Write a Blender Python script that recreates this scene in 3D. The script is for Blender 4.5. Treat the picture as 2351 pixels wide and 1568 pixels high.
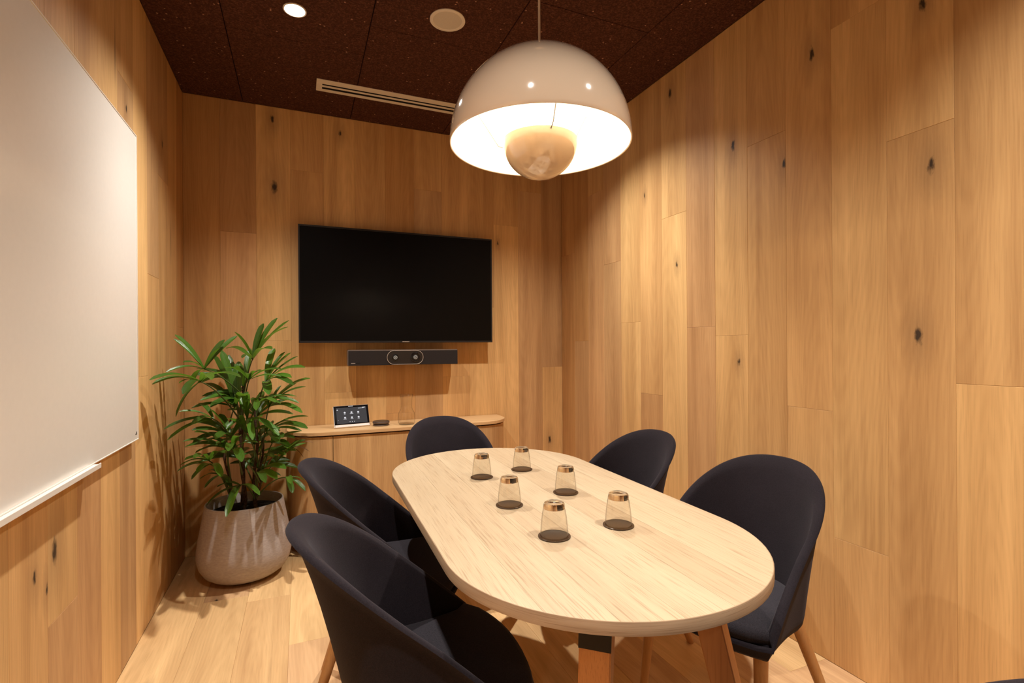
import bpy, bmesh, math, random
from mathutils import Vector, Matrix
for o in list(bpy.data.objects): bpy.data.objects.remove(o)
random.seed(7)
C = bpy.context.scene.collection
SC = bpy.context.scene
PI = math.pi

# ------------------------------------------------------------------ camera
TH, ROLL, EYE = 0.3963, 0.0066, 1.18
cd = bpy.data.cameras.new('camera'); cam = bpy.data.objects.new('camera', cd); C.objects.link(cam)
cd.sensor_width = 36; cd.sensor_fit = 'HORIZONTAL'; cd.lens = 1160.3 * 36 / 2351
cd.shift_y = 12.47 / 2351; cd.clip_start = 0.03
Rv = Vector((math.cos(TH), -math.sin(TH), 0)); Uv = Vector((0, 0, 1)); Fv = Vector((math.sin(TH), math.cos(TH), 0))
cr = Rv * math.cos(ROLL) - Uv * math.sin(ROLL); cu = Rv * math.sin(ROLL) + Uv * math.cos(ROLL)
cam.matrix_world = Matrix(((cr.x, cu.x, -Fv.x, 0), (cr.y, cu.y, -Fv.y, 0), (cr.z, cu.z, -Fv.z, EYE), (0, 0, 0, 1)))
SC.camera = cam
# ------------------------------------------------------------------ world, exposure
w = bpy.data.worlds.new('world'); SC.world = w; w.use_nodes = True
w.node_tree.nodes['Background'].inputs[0].default_value = (0.02, 0.014, 0.01, 1)
w.node_tree.nodes['Background'].inputs[1].default_value = 0.3
SC.view_settings.view_transform = 'Standard'; SC.view_settings.look = 'None'
SC.view_settings.exposure = 0.0; SC.view_settings.gamma = 1.0; SC.view_settings.use_curve_mapping = False
SC.cycles.use_denoising = True
SC.cycles.max_bounces = 14; SC.cycles.diffuse_bounces = 6; SC.cycles.glossy_bounces = 6
SC.cycles.transparent_max_bounces = 24; SC.cycles.transmission_bounces = 12
SC.cycles.sample_clamp_indirect = 6.0
SC.cycles.caustics_reflective = False; SC.cycles.caustics_refractive = False
# ------------------------------------------------------------------ room and lamp constants
XL, XR, YB, YF, H = -0.61, 1.814, 3.359, -2.6, 2.635
LIGHT = (1.0, 0.955, 0.875)
BULB_C = (1.0, 0.80, 0.54)
SPOT_W, BEAM_W = 97.0, 92.0   # each ceiling downlight: wide spill and central beam
BULB_L = 600.0           # radiance of the pendant's bulb
PEND = Vector((0.608, 1.2448, 1.731))
DOWN = [(-0.014, 2.362), (1.217, 2.362), (-0.014, 0.40), (1.217, 0.40), (-0.014, -1.56), (1.217, -1.56)]

# ------------------------------------------------------------------ material helpers
MAT = {}
def newmat(name):
    m = bpy.data.materials.new(name); m.use_nodes = True; MAT[name] = m
    nt = m.node_tree; b = nt.nodes['Principled BSDF']
    return m, nt, b
def N(nt, t, **k):
    n = nt.nodes.new(t)
    for a, v in k.items(): setattr(n, a, v)
    return n
def L(nt, a, b): nt.links.new(a, b)
def val(nt, op, a, b=None, c=None, clamp=False):
    n = N(nt, 'ShaderNodeMath', operation=op, use_clamp=clamp)
    for i, x in enumerate((a, b, c)):
        if x is None: continue
        if isinstance(x, (int, float)): n.inputs[i].default_value = x
        else: L(nt, x, n.inputs[i])
    return n.outputs[0]
def ramp(nt, fac, stops):
    n = N(nt, 'ShaderNodeValToRGB'); e = n.color_ramp.elements
    while len(e) < len(stops): e.new(0.5)
    for q, (p, c) in zip(e, stops):
        q.position = p; q.color = (c[0], c[1], c[2], 1) if not isinstance(c, float) else (c, c, c, 1)
    L(nt, fac, n.inputs[0]); return n.outputs[0]
def mix(nt, fac, a, b, mode='MIX'):
    n = N(nt, 'ShaderNodeMix', data_type='RGBA', blend_type=mode)
    for s, x in ((n.inputs[0], fac), (n.inputs[6], a), (n.inputs[7], b)):
        if isinstance(x, (int, float)): s.default_value = x
        elif isinstance(x, tuple): s.default_value = (x[0], x[1], x[2], 1)
        else: L(nt, x, s)
    return n.outputs[2]
def plain(name, col, rough=0.5, spec=0.5, metal=0.0, noise=0.0, nscale=60.0, bump=0.0, coat=0.0, sheen=0.0):
    m, nt, b = newmat(name)
    b.inputs['Roughness'].default_value = rough; b.inputs['Specular IOR Level'].default_value = spec
    b.inputs['Metallic'].default_value = metal; b.inputs['Coat Weight'].default_value = coat
    b.inputs['Sheen Weight'].default_value = sheen
    tc = N(nt, 'ShaderNodeTexCoord'); nz = N(nt, 'ShaderNodeTexNoise'); nz.inputs['Scale'].default_value = nscale
    nz.inputs['Detail'].default_value = 4; L(nt, tc.outputs['Object'], nz.inputs['Vector'])
    lo = tuple(c * (1 - noise) for c in col); hi = tuple(min(1, c * (1 + noise)) for c in col)
    L(nt, ramp(nt, nz.outputs[0], [(0.3, lo), (0.7, hi)]), b.inputs['Base Color'])
    if bump:
        bp = N(nt, 'ShaderNodeBump'); bp.inputs['Strength'].default_value = bump; bp.inputs['Distance'].default_value = 0.002
        L(nt, nz.outputs[0], bp.inputs['Height']); L(nt, bp.outputs[0], b.inputs['Normal'])
    return m
def wood(name, along='z', knots=False, fine=1.0, contrast=1.0, rough=0.5, spec=0.35, col=None, pore=0.5, bandscale=1.0, flame=1.0):
    """Oak: tone bands, cathedral figure, pores and (for boards) knots. Colour of a board comes from the object's own colour."""
    m, nt, b = newmat(name)
    tc = N(nt, 'ShaderNodeTexCoord'); oi = N(nt, 'ShaderNodeObjectInfo')
    sp = N(nt, 'ShaderNodeSeparateXYZ'); L(nt, tc.outputs['UV' if along == 'uv' else 'Object'], sp.inputs[0])
    ax = {'z': (0, 1, 2), 'y': (0, 2, 1), 'x': (1, 2, 0), 'uv': (1, 2, 0)}[along]
    u, v, l = (sp.outputs[i] for i in ax)
    r1 = oi.outputs['Random']
    r2 = val(nt, 'FRACT', val(nt, 'MULTIPLY', r1, 17.31)); r3 = val(nt, 'FRACT', val(nt, 'MULTIPLY', r1, 53.7))
    def vec(su, sv, sl, ofs=0.0):
        c = N(nt, 'ShaderNodeCombineXYZ')
        L(nt, val(nt, 'MULTIPLY_ADD', u, su, val(nt, 'MULTIPLY_ADD', r1, 91.0, ofs)), c.inputs[0])
        L(nt, val(nt, 'MULTIPLY_ADD', v, sv, val(nt, 'MULTIPLY', r2, 37.0)), c.inputs[1])
        L(nt, val(nt, 'MULTIPLY_ADD', l, sl, val(nt, 'MULTIPLY', r3, 53.0)), c.inputs[2])
        return c.outputs[0]
    def noise(vector, scale, detail=3.0, dist=0.0, rgh=0.5):
        n = N(nt, 'ShaderNodeTexNoise'); n.inputs['Scale'].default_value = scale; n.inputs['Detail'].default_value = detail
        n.inputs['Distortion'].default_value = dist; n.inputs['Roughness'].default_value = rgh
        L(nt, vector, n.inputs['Vector']); return n.outputs[0]
    # broad bands along the board
    bands = noise(vec(11 * bandscale, 11, 0.75), 1.0, 3.0, 0.3)
    streak = noise(vec(60 * fine, 60, 1.6, 5.0), 1.0, 3.0, 0.2, 0.6)
    # cathedral figure: nested long ovals about a wandering heart line
    wob = noise(vec(5, 5, 1.1, 9.0), 1.0, 2.0)
    uu = val(nt, 'ADD', u, val(nt, 'MULTIPLY_ADD', r2, 0.16, -0.08))
    uu = val(nt, 'MULTIPLY_ADD', wob, 0.09, val(nt, 'ADD', uu, -0.045))
    ll = val(nt, 'MULTIPLY', val(nt, 'ADD', l, val(nt, 'MULTIPLY_ADD', r3, 3.0, -1.5)), 0.075)
    rad = val(nt, 'SQRT', val(nt, 'ADD', val(nt, 'MULTIPLY', uu, uu), val(nt, 'MULTIPLY', ll, ll)))
    ring = val(nt, 'SINE', val(nt, 'MULTIPLY_ADD', rad, 620 * flame, val(nt, 'MULTIPLY', noise(vec(30, 30, 3, 2.0), 1.0, 2.0), 9.0)))
    pores = noise(vec(330 * fine, 330, 9.0, 3.0), 1.0, 2.0)
    base = oi.outputs['Color'] if col is None else None
    if col is not None:
        rgb = N(nt, 'ShaderNodeRGB'); rgb.outputs[0].default_value = (*col, 1); base = rgb.outputs[0]
    k = contrast
    f = val(nt, 'MULTIPLY_ADD', val(nt, 'SUBTRACT', bands, 0.5), 0.95 * k, 1.0)
    f = val(nt, 'MULTIPLY_ADD', val(nt, 'SUBTRACT', streak, 0.5), 0.40 * k, f)
    f = val(nt, 'MULTIPLY_ADD', ring, 0.032 * k, f)
    pm = ramp(nt, pores, [(0.30, 0.0), (0.46, 1.0)])
    f = val(nt, 'MULTIPLY', f, val(nt, 'MULTIPLY_ADD', pm, 0.22 * pore, 1.0 - 0.22 * pore))
    f = val(nt, 'MAXIMUM', f, 0.25)
    # darker wood is redder, lighter wood is yellower
    cc = N(nt, 'ShaderNodeCombineXYZ')
    L(nt, val(nt, 'POWER', f, 0.80), cc.inputs[0]); L(nt, f, cc.inputs[1]); L(nt, val(nt, 'POWER', f, 1.15), cc.inputs[2])
    out = mix(nt, 1.0, base, cc.outputs[0], 'MULTIPLY')
    if knots:
        for nm in ('knot_a', 'knot_b'):
            at = N(nt, 'ShaderNodeAttribute', attribute_type='OBJECT', attribute_name=nm)
            s = N(nt, 'ShaderNodeSeparateXYZ'); L(nt, at.outputs['Vector'], s.inputs[0])
            du = val(nt, 'SUBTRACT', u, s.outputs[0]); dl = val(nt, 'MULTIPLY', val(nt, 'SUBTRACT', l, s.outputs[1]), 0.42)
            d = val(nt, 'SQRT', val(nt, 'ADD', val(nt, 'MULTIPLY', du, du), val(nt, 'MULTIPLY', dl, dl)))
            d = val(nt, 'MULTIPLY_ADD', val(nt, 'SUBTRACT', noise(vec(120, 120, 50, 1.0), 1.0, 3.0), 0.5), 0.018, d)
            sz = val(nt, 'ADD', s.outputs[2], 1e-5); q = val(nt, 'DIVIDE', d, sz)
            on = val(nt, 'GREATER_THAN', s.outputs[2], 0.0005)
            core = val(nt, 'MULTIPLY', on, val(nt, 'SUBTRACT', 1.0, ramp(nt, q, [(0.35, 0.0), (1.0, 1.0)])))
            halo = val(nt, 'MULTIPLY', on, val(nt, 'SUBTRACT', 1.0, ramp(nt, val(nt, 'MULTIPLY', q, 0.22), [(0.1, 0.0), (1.0, 1.0)])))
            out = mix(nt, val(nt, 'MULTIPLY', halo, 0.34), out, (0.16, 0.085, 0.045))
            out = mix(nt, val(nt, 'MULTIPLY', core, 0.93), out, (0.022, 0.014, 0.011))
        # scattered pin knots and mineral streaks
        vo = N(nt, 'ShaderNodeTexVoronoi'); vo.inputs['Scale'].default_value = 1.0; L(nt, vec(7.0, 0.0, 2.6, 4.0), vo.inputs['Vector'])
        sc = N(nt, 'ShaderNodeSeparateColor'); L(nt, vo.outputs['Color'], sc.inputs[0])
        pin = val(nt, 'MULTIPLY', val(nt, 'GREATER_THAN', sc.outputs[0], 0.80), val(nt, 'LESS_THAN', vo.outputs['Distance'], val(nt, 'MULTIPLY', sc.outputs[1], 0.035)))
        out = mix(nt, val(nt, 'MULTIPLY', pin, 0.75), out, (0.03, 0.018, 0.012))
        v2 = N(nt, 'ShaderNodeTexVoronoi'); v2.inputs['Scale'].default_value = 1.0; L(nt, vec(13.0, 0.0, 1.1, 8.0), v2.inputs['Vector'])
        s2 = N(nt, 'ShaderNodeSeparateColor'); L(nt, v2.outputs['Color'], s2.inputs[0])
        stk = val(nt, 'MULTIPLY', val(nt, 'GREATER_THAN', s2.outputs[0], 0.90), val(nt, 'SUBTRACT', 1.0, ramp(nt, v2.outputs['Distance'], [(0.02, 0.0), (0.16, 1.0)])))
        out = mix(nt, val(nt, 'MULTIPLY', stk, 0.55), out, (0.10, 0.055, 0.03))
    L(nt, out, b.inputs['Base Color'])
    b.inputs['Roughness'].default_value = rough; b.inputs['Specular IOR Level'].default_value = spec
    bp = N(nt, 'ShaderNodeBump'); bp.inputs['Strength'].default_value = 0.12; bp.inputs['Distance'].default_value = 0.0006
    L(nt, pores, bp.inputs['Height']); L(nt, bp.outputs[0], b.inputs['Normal'])
    return m

wood('oak_board', 'z', knots=True, contrast=1.0, rough=0.52, spec=0.3)
wood('oak_table', 'y', contrast=0.50, fine=1.3, rough=0.36, spec=0.42, pore=1.5, flame=0.8)
wood('oak_edge', 'uv', contrast=1.3, fine=2.0, rough=0.5, col=(0.33, 0.222, 0.135), pore=1.4)
wood('oak_veneer', 'z', contrast=1.0, fine=1.0, rough=0.45, pore=0.9, bandscale=1.4)
wood('oak_veneer_top', 'x', contrast=0.5, fine=1.2, rough=0.42, pore=0.6)
wood('oak_leg', 'z', contrast=0.7, fine=1.5, rough=0.42, col=(0.42, 0.215, 0.08), pore=0.8)
wood('oak_leg_table', 'z', contrast=0.6, fine=1.5, rough=0.5, col=(0.62, 0.30, 0.115), pore=0.9)
plain('plaster_dark', (0.36, 0.28, 0.20), 0.8, noise=0.05)
plain('backing', (0.40, 0.24, 0.12), 0.8)
plain('white_enamel', (0.80, 0.765, 0.715), 0.24, 0.40, noise=0.01)
plain('white_metal', (0.80, 0.76, 0.70), 0.38, 0.4)
plain('trim_cream', (0.72, 0.66, 0.58), 0.45, 0.3)
plain('mesh_grille', (0.58, 0.53, 0.46), 0.6, 0.2, noise=0.15, nscale=900)
plain('dark_void', (0.012, 0.010, 0.009), 0.9, 0.1)
plain('lacquer_cream', (0.70, 0.555, 0.415), 0.07, 0.9, coat=1.0)
plain('lacquer_white', (0.86, 0.82, 0.75), 0.22, 0.5)
plain('cord_cream', (0.66, 0.56, 0.46), 0.5)
plain('tv_bezel', (0.017, 0.015, 0.016), 0.32, 0.4)
plain('tv_glass', (0.004, 0.0035, 0.0035), 0.30, 0.10)
plain('logo_silver', (0.62, 0.54, 0.48), 0.35, 0.5, 0.4)
plain('bar_fabric', (0.022, 0.017, 0.0165), 0.75, 0.2, noise=0.25, nscale=700, bump=0.3)
plain('bar_metal', (0.26, 0.22, 0.20), 0.35, 0.5, 0.6)
plain('lens_black', (0.006, 0.006, 0.007), 0.12, 0.6)
plain('lens_glass', (0.16, 0.19, 0.21), 0.10, 0.9, 0.4)
plain('lens_ring', (0.48, 0.52, 0.54), 0.25, 0.6, 0.3)
plain('tablet_shell', (0.80, 0.77, 0.76), 0.35, 0.4)
plain('tablet_glass', (0.004, 0.004, 0.005), 0.10, 0.5)
plain('puck_black', (0.016, 0.012, 0.011), 0.35, 0.5)
plain('puck_metal', (0.13, 0.095, 0.08), 0.38, 0.5, 0.5)
plain('black_steel', (0.010, 0.009, 0.010), 0.42, 0.4)
plain('coaster_brown', (0.040, 0.021, 0.010), 0.30, 0.5)
plain('soil', (0.012, 0.009, 0.007), 0.95, 0.1, noise=0.6, nscale=90, bump=1.0)
plain('stem_fibre', (0.060, 0.034, 0.020), 0.9, 0.1, noise=0.5, nscale=120, bump=0.8)
plain('petiole_green', (0.055, 0.085, 0.018), 0.5)
plain('brown_leaf', (0.16, 0.070, 0.030), 0.6, noise=0.3)

def felt(name, col):
    m, nt, b = newmat(name)
    tc = N(nt, 'ShaderNodeTexCoord')
    nz = N(nt, 'ShaderNodeTexNoise'); nz.inputs['Scale'].default_value = 420; nz.inputs['Detail'].default_value = 3; L(nt, tc.outputs['Object'], nz.inputs['Vector'])
    n2 = N(nt, 'ShaderNodeTexNoise'); n2.inputs['Scale'].default_value = 9; L(nt, tc.outputs['Object'], n2.inputs['Vector'])
    c = ramp(nt, nz.outputs[0], [(0.30, tuple(x * 0.62 for x in col)), (0.72, tuple(x * 1.45 for x in col))])
    c = mix(nt, 0.22, c, ramp(nt, n2.outputs[0], [(0.3, (0.010, 0.008, 0.010)), (0.7, (0.022, 0.018, 0.022))]))
    L(nt, c, b.inputs['Base Color'])
    b.inputs['Roughness'].default_value = 0.95; b.inputs['Specular IOR Level'].default_value = 0.12
    b.inputs['Sheen Weight'].default_value = 0.07; b.inputs['Sheen Roughness'].default_value = 0.5
    b.inputs['Sheen Tint'].default_value = (0.75, 0.68, 0.75, 1)
    bp = N(nt, 'ShaderNodeBump'); bp.inputs['Strength'].default_value = 0.35; bp.inputs['Distance'].default_value = 0.001
    L(nt, nz.outputs[0], bp.inputs['Height']); L(nt, bp.outputs[0], b.inputs['Normal'])
felt('felt_shell', (0.0135, 0.0100, 0.0130))
felt('felt_seat', (0.026, 0.023, 0.028))

# ceiling: dark pressed wood-wool with light flecks
m, nt, b = newmat('ceiling_fibre')
tc = N(nt, 'ShaderNodeTexCoord')
nz = N(nt, 'ShaderNodeTexNoise'); nz.inputs['Scale'].default_value = 130; nz.inputs['Detail'].default_value = 5; nz.inputs['Roughness'].default_value = 0.7; L(nt, tc.outputs['Object'], nz.inputs['Vector'])
c = ramp(nt, nz.outputs[0], [(0.30, (0.026, 0.009, 0.006)), (0.52, (0.072, 0.025, 0.015)), (0.72, (0.17, 0.068, 0.038))])
vo = N(nt, 'ShaderNodeTexVoronoi'); vo.inputs['Scale'].default_value = 55; L(nt, tc.outputs['Object'], vo.inputs['Vector'])
sc = N(nt, 'ShaderNodeSeparateColor'); L(nt, vo.outputs['Color'], sc.inputs[0])
fl = val(nt, 'MULTIPLY', val(nt, 'GREATER_THAN', sc.outputs[0], 0.93), val(nt, 'LESS_THAN', vo.outputs['Distance'], 0.22))
L(nt, mix(nt, val(nt, 'MULTIPLY', fl, 0.8), c, (0.42, 0.22, 0.13)), b.inputs['Base Color'])
b.inputs['Roughness'].default_value = 0.9; b.inputs['Specular IOR Level'].default_value = 0.15
bp = N(nt, 'ShaderNodeBump'); bp.inputs['Strength'].default_value = 0.7; bp.inputs['Distance'].default_value = 0.003
L(nt, nz.outputs[0], bp.inputs['Height']); L(nt, bp.outputs[0], b.inputs['Normal'])

# pot: fibre cement
m, nt, b = newmat('pot_concrete')
tc = N(nt, 'ShaderNodeTexCoord'); mp = N(nt, 'ShaderNodeMapping'); mp.inputs['Scale'].default_value = (1, 1, 3.2); L(nt, tc.outputs['Object'], mp.inputs[0])
nz = N(nt, 'ShaderNodeTexNoise'); nz.inputs['Scale'].default_value = 55; nz.inputs['Detail'].default_value = 5; L(nt, mp.outputs[0], nz.inputs['Vector'])
L(nt, ramp(nt, nz.outputs[0], [(0.3, (0.33, 0.288, 0.275)), (0.7, (0.42, 0.372, 0.355))]), b.inputs['Base Color'])
b.inputs['Roughness'].default_value = 0.8; b.inputs['Specular IOR Level'].default_value = 0.25
bp = N(nt, 'ShaderNodeBump'); bp.inputs['Strength'].default_value = 0.3; bp.inputs['Distance'].default_value = 0.001
L(nt, nz.outputs[0], bp.inputs['Height']); L(nt, bp.outputs[0], b.inputs['Normal'])

# palm leaflets: deep green, waxy, ribbed along the blade
m, nt, b = newmat('palm_green')
tc = N(nt, 'ShaderNodeTexCoord'); oi = N(nt, 'ShaderNodeObjectInfo')
uvn = N(nt, 'ShaderNodeUVMap'); uvn.uv_map = 'UVMap'; s = N(nt, 'ShaderNodeSeparateXYZ'); L(nt, uvn.outputs[0], s.inputs[0])
rib = val(nt, 'SINE', val(nt, 'MULTIPLY', s.outputs[0], 44.0))
c = mix(nt, oi.outputs['Random'], (0.014, 0.042, 0.007), (0.060, 0.150, 0.014))
c = mix(nt, val(nt, 'MULTIPLY_ADD', rib, 0.12, 0.12), c, (0.09, 0.19, 0.025))
L(nt, c, b.inputs['Base Color'])
b.inputs['Roughness'].default_value = 0.30; b.inputs['Specular IOR Level'].default_value = 0.5
b.inputs['Transmission Weight'].default_value = 0.0
bp = N(nt, 'ShaderNodeBump'); bp.inputs['Strength'].default_value = 0.25; bp.inputs['Distance'].default_value = 0.001
L(nt, rib, bp.inputs['Height']); L(nt, bp.outputs[0], b.inputs['Normal'])
tr = N(nt, 'ShaderNodeBsdfTranslucent'); tr.inputs[0].default_value = (0.20, 0.40, 0.03, 1)
ms = N(nt, 'ShaderNodeMixShader'); ms.inputs[0].default_value = 0.22
L(nt, b.outputs[0], ms.inputs[1]); L(nt, tr.outputs[0], ms.inputs[2]); L(nt, ms.outputs[0], nt.nodes['Material Output'].inputs[0])

def emit(name, col, strength):
    m, nt, b = newmat(name)
    b.inputs['Base Color'].default_value = (0.02, 0.02, 0.02, 1); b.inputs['Specular IOR Level'].default_value = 0.1
    b.inputs['Emission Color'].default_value = (*col, 1); b.inputs['Emission Strength'].default_value = strength
emit('led_disc', LIGHT, 28.0)
emit('bulb_glow', BULB_C, BULB_L)
emit('screen_dark', (0.030, 0.030, 0.036), 1.0)
emit('screen_icon', (0.80, 0.80, 0.84), 0.9)

def thin_glass(name, tint, refl=1.0):
    m, nt, b = newmat(name); nt.nodes.remove(b)
    t = N(nt, 'ShaderNodeBsdfTransparent'); t.inputs[0].default_value = (*tint, 1)
    g = N(nt, 'ShaderNodeBsdfGlossy'); g.inputs['Roughness'].default_value = 0.03
    lw = N(nt, 'ShaderNodeLayerWeight'); lw.inputs['Blend'].default_value = 0.5
    td = ramp(nt, lw.outputs['Facing'], [(0.55, tint), (0.85, tuple(x * 0.72 for x in tint)), (1.0, tuple(x * 0.30 for x in tint))]); L(nt, td, t.inputs[0])
    fr = val(nt, 'MULTIPLY_ADD', val(nt, 'POWER', lw.outputs['Facing'], 5.0), 0.80 * refl, 0.045 * refl)
    ms = N(nt, 'ShaderNodeMixShader'); L(nt, fr, ms.inputs[0])
    L(nt, t.outputs[0], ms.inputs[1]); L(nt, g.outputs[0], ms.inputs[2]); L(nt, ms.outputs[0], nt.nodes['Material Output'].inputs[0])
thin_glass('glass_wall', (0.93, 0.91, 0.87), 1.3)
thin_glass('glass_carafe', (0.96, 0.955, 0.94), 1.3)
m, nt, b = newmat('glass_solid')
b.inputs['Base Color'].default_value = (1.0, 0.97, 0.92, 1); b.inputs['Transmission Weight'].default_value = 1.0
b.inputs['Roughness'].default_value = 0.0; b.inputs['IOR'].default_value = 1.5

# ------------------------------------------------------------------ mesh helpers
def link(o, parent=None):
    C.objects.link(o)
    if parent is not None: o.parent = parent
    return o
def mesh(name, verts, faces, mat, parent=None, smooth=False, loc=None, rot=None):
    me = bpy.data.meshes.new(name); me.from_pydata([tuple(v) for v in verts], [], faces)
    me.materials.append(MAT[mat]); me.update()
    if smooth: me.shade_smooth()
    o = link(bpy.data.objects.new(name, me), parent)
    if loc is not None: o.location = loc
    if rot is not None: o.rotation_euler = rot
    return o
def from_bm(name, bm, mat, parent=None, smooth=False, loc=None, rot=None):
    bmesh.ops.recalc_face_normals(bm, faces=bm.faces)
    me = bpy.data.meshes.new(name); bm.to_mesh(me); bm.free(); me.materials.append(MAT[mat])
    if smooth: me.shade_smooth()
    o = link(bpy.data.objects.new(name, me), parent)
    if loc is not None: o.location = loc
    if rot is not None: o.rotation_euler = rot
    return o
def sharp(o, deg=35):
    me = o.data; me.shade_smooth(); me.set_sharp_from_angle(angle=math.radians(deg)); return o
def box_bm(x0, x1, y0, y1, z0, z1, bev=0.0, seg=2, bm=None):
    b2 = bmesh.new()
    vs = [b2.verts.new((x, y, z)) for x in (x0, x1) for y in (y0, y1) for z in (z0, z1)]
    for f in ((0, 1, 3, 2), (4, 6, 7, 5), (0, 4, 5, 1), (2, 3, 7, 6), (0, 2, 6, 4), (1, 5, 7, 3)): b2.faces.new([vs[i] for i in f])
    bmesh.ops.recalc_face_normals(b2, faces=b2.faces)
    if bev: bmesh.ops.bevel(b2, geom=list(b2.edges), offset=bev, segments=seg, affect='EDGES', clamp_overlap=True)
    if bm is None: return b2
    t = bpy.data.meshes.new('t'); b2.to_mesh(t); b2.free(); bm.from_mesh(t); bpy.data.meshes.remove(t); return bm
def box(name, x0, x1, y0, y1, z0, z1, mat, parent=None, bev=0.0, seg=2):
    o = from_bm(name, box_bm(x0, x1, y0, y1, z0, z1, bev, seg), mat, parent)
    return o
def lathe(name, prof, mat, parent=None, n=48, loc=None, close=False, smooth_deg=40):
    """revolve (r, z) points about z; r = 0 ends close in a point"""
    V, F, rows = [], [], []
    for r, z in prof:
        if r < 1e-6: rows.append([len(V)]); V.append((0, 0, z))
        else:
            rows.append(list(range(len(V), len(V) + n)))
            V += [(r * math.cos(2 * PI * k / n), r * math.sin(2 * PI * k / n), z) for k in range(n)]
    pairs = list(zip(rows[:-1], rows[1:])) + ([(rows[-1], rows[0])] if close else [])
    for a, b_ in pairs:
        for k in range(n):
            k2 = (k + 1) % n
            q = [a[k % len(a)], a[k2 % len(a)], b_[k2 % len(b_)], b_[k % len(b_)]]
            q2 = []
            for x in q:
                if x not in q2: q2.append(x)
            if len(q2) > 2: F.append(q2)
    o = mesh(name, V, F, mat, parent, True, loc)
    bm = bmesh.new(); bm.from_mesh(o.data); bmesh.ops.recalc_face_normals(bm, faces=bm.faces); bm.to_mesh(o.data); bm.free()
    return sharp(o, smooth_deg)
def tube(name, pts, rad, mat, parent=None, n=10, cap=True):
    """round bar through points; rad one number or one per point"""
    pts = [Vector(p) for p in pts]; rad = rad if isinstance(rad, (list, tuple)) else [rad] * len(pts)
    V, F = [], []
    up = Vector((0.13, 0.31, 0.94))
    for i, p in enumerate(pts):
        t = (pts[min(i + 1, len(pts) - 1)] - pts[max(i - 1, 0)]).normalized()
        a = t.cross(up); a = a.normalized() if a.length > 1e-4 else t.orthogonal().normalized(); b_ = t.cross(a)
        V += [p + (a * math.cos(2 * PI * k / n) + b_ * math.sin(2 * PI * k / n)) * rad[i] for k in range(n)]
    for i in range(len(pts) - 1):
        for k in range(n): F.append((i * n + k, i * n + (k + 1) % n, (i + 1) * n + (k + 1) % n, (i + 1) * n + k))
    if cap:
        F.append(tuple(range(n - 1, -1, -1))); F.append(tuple(range((len(pts) - 1) * n, len(pts) * n)))
    o = mesh(name, V, F, mat, parent, True); return sharp(o, 50)
def prism(name, outline, z0, z1, mat, parent=None, bev=0.0, seg=2, loc=None):
    bm = bmesh.new(); bot = [bm.verts.new((x, y, z0)) for x, y in outline]; top = [bm.verts.new((x, y, z1)) for x, y in outline]
    n = len(outline)
    bm.faces.new(bot[::-1]); bm.faces.new(top)
    for i in range(n): bm.faces.new((bot[i], bot[(i + 1) % n], top[(i + 1) % n], top[i]))
    bmesh.ops.recalc_face_normals(bm, faces=bm.faces)
    if bev:
        ed = [e for e in bm.edges if abs(e.verts[0].co.z - e.verts[1].co.z) < 1e-6]
        bmesh.ops.bevel(bm, geom=ed, offset=bev, segments=seg, affect='EDGES', clamp_overlap=True)
    return sharp(from_bm(name, bm, mat, parent, loc=loc), 40)
def thing(name, label, cat, loc=(0, 0, 0), rotz=0.0, group=None):
    o = link(bpy.data.objects.new(name, None)); o.empty_display_size = 0.05
    o.location = loc; o.rotation_euler = (0, 0, rotz); tag(o, label, cat, group); return o
def tag(o, label, cat, group=None):
    o['label'] = label; o['category'] = cat
    if group: o['group'] = group
    return o
def struct(o): o['kind'] = 'structure'; return o
def dup(root, loc, rotz, label, group=None):
    r = root.copy(); C.objects.link(r); r.location = loc; r.rotation_euler = (0, 0, rotz); r['label'] = label
    if group: r['group'] = group
    for ch in list(root.children):
        c = ch.copy(); C.objects.link(c); c.parent = r
        for g in list(ch.children):
            d = g.copy(); C.objects.link(d); d.parent = c
    return r

# ================================================================== ROOM
PAL = {'G': (0.68, 0.415, 0.175), 'M': (0.60, 0.350, 0.145), 'P': (0.56, 0.320, 0.145), 'D': (0.485, 0.268, 0.115),
       'Y': (0.52, 0.306, 0.140), 'B': (0.52, 0.285, 0.112)}
BT = 0.012
BOARD_MESH = {}
def board_mesh(wd, ln):
    k = (round(wd, 4), round(ln, 4))
    if k not in BOARD_MESH:
        x, z, c = wd / 2 - 0.00018, ln / 2 - 0.00022, 0.0008
        V = [(-x, BT, -z), (x, BT, -z), (x, BT, z), (-x, BT, z), (-x, c, -z), (x, c, -z), (x, c, z), (-x, c, z),
             (-x + c, 0, -z + c), (x - c, 0, -z + c), (x - c, 0, z - c), (-x + c, 0, z - c)]
        F = [(0, 3, 2, 1)]
        for i in range(4):
            j = (i + 1) % 4
            F += [(i, j, 4 + j, 4 + i), (4 + i, 4 + j, 8 + j, 8 + i)]
        F.append((8, 9, 10, 11))
        me = bpy.data.meshes.new('plank'); me.from_pydata(V, [], F); me.materials.append(MAT['oak_board']); me.update()
        bm = bmesh.new(); bm.from_mesh(me); bmesh.ops.recalc_face_normals(bm, faces=bm.faces); bm.to_mesh(me); bm.free()
        BOARD_MESH[k] = me
    return BOARD_MESH[k]
def plank(parent, wd, ln, loc, rot, tone, gain=1.0, ka=None, kb=None, blue=1.0):
    o = bpy.data.objects.new('plank', board_mesh(wd, ln)); link(o, parent); o.location = loc; o.rotation_euler = rot
    c = PAL[tone]; j = random.uniform(0.95, 1.05) * gain
    o.color = (c[0] * j, c[1] * j * blue ** 0.3, c[2] * j * blue, 1)
    o['knot_a'] = ka if ka else (0.0, 0.0, 0.0); o['knot_b'] = kb if kb else (0.0, 0.0, 0.0)
    return o
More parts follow.
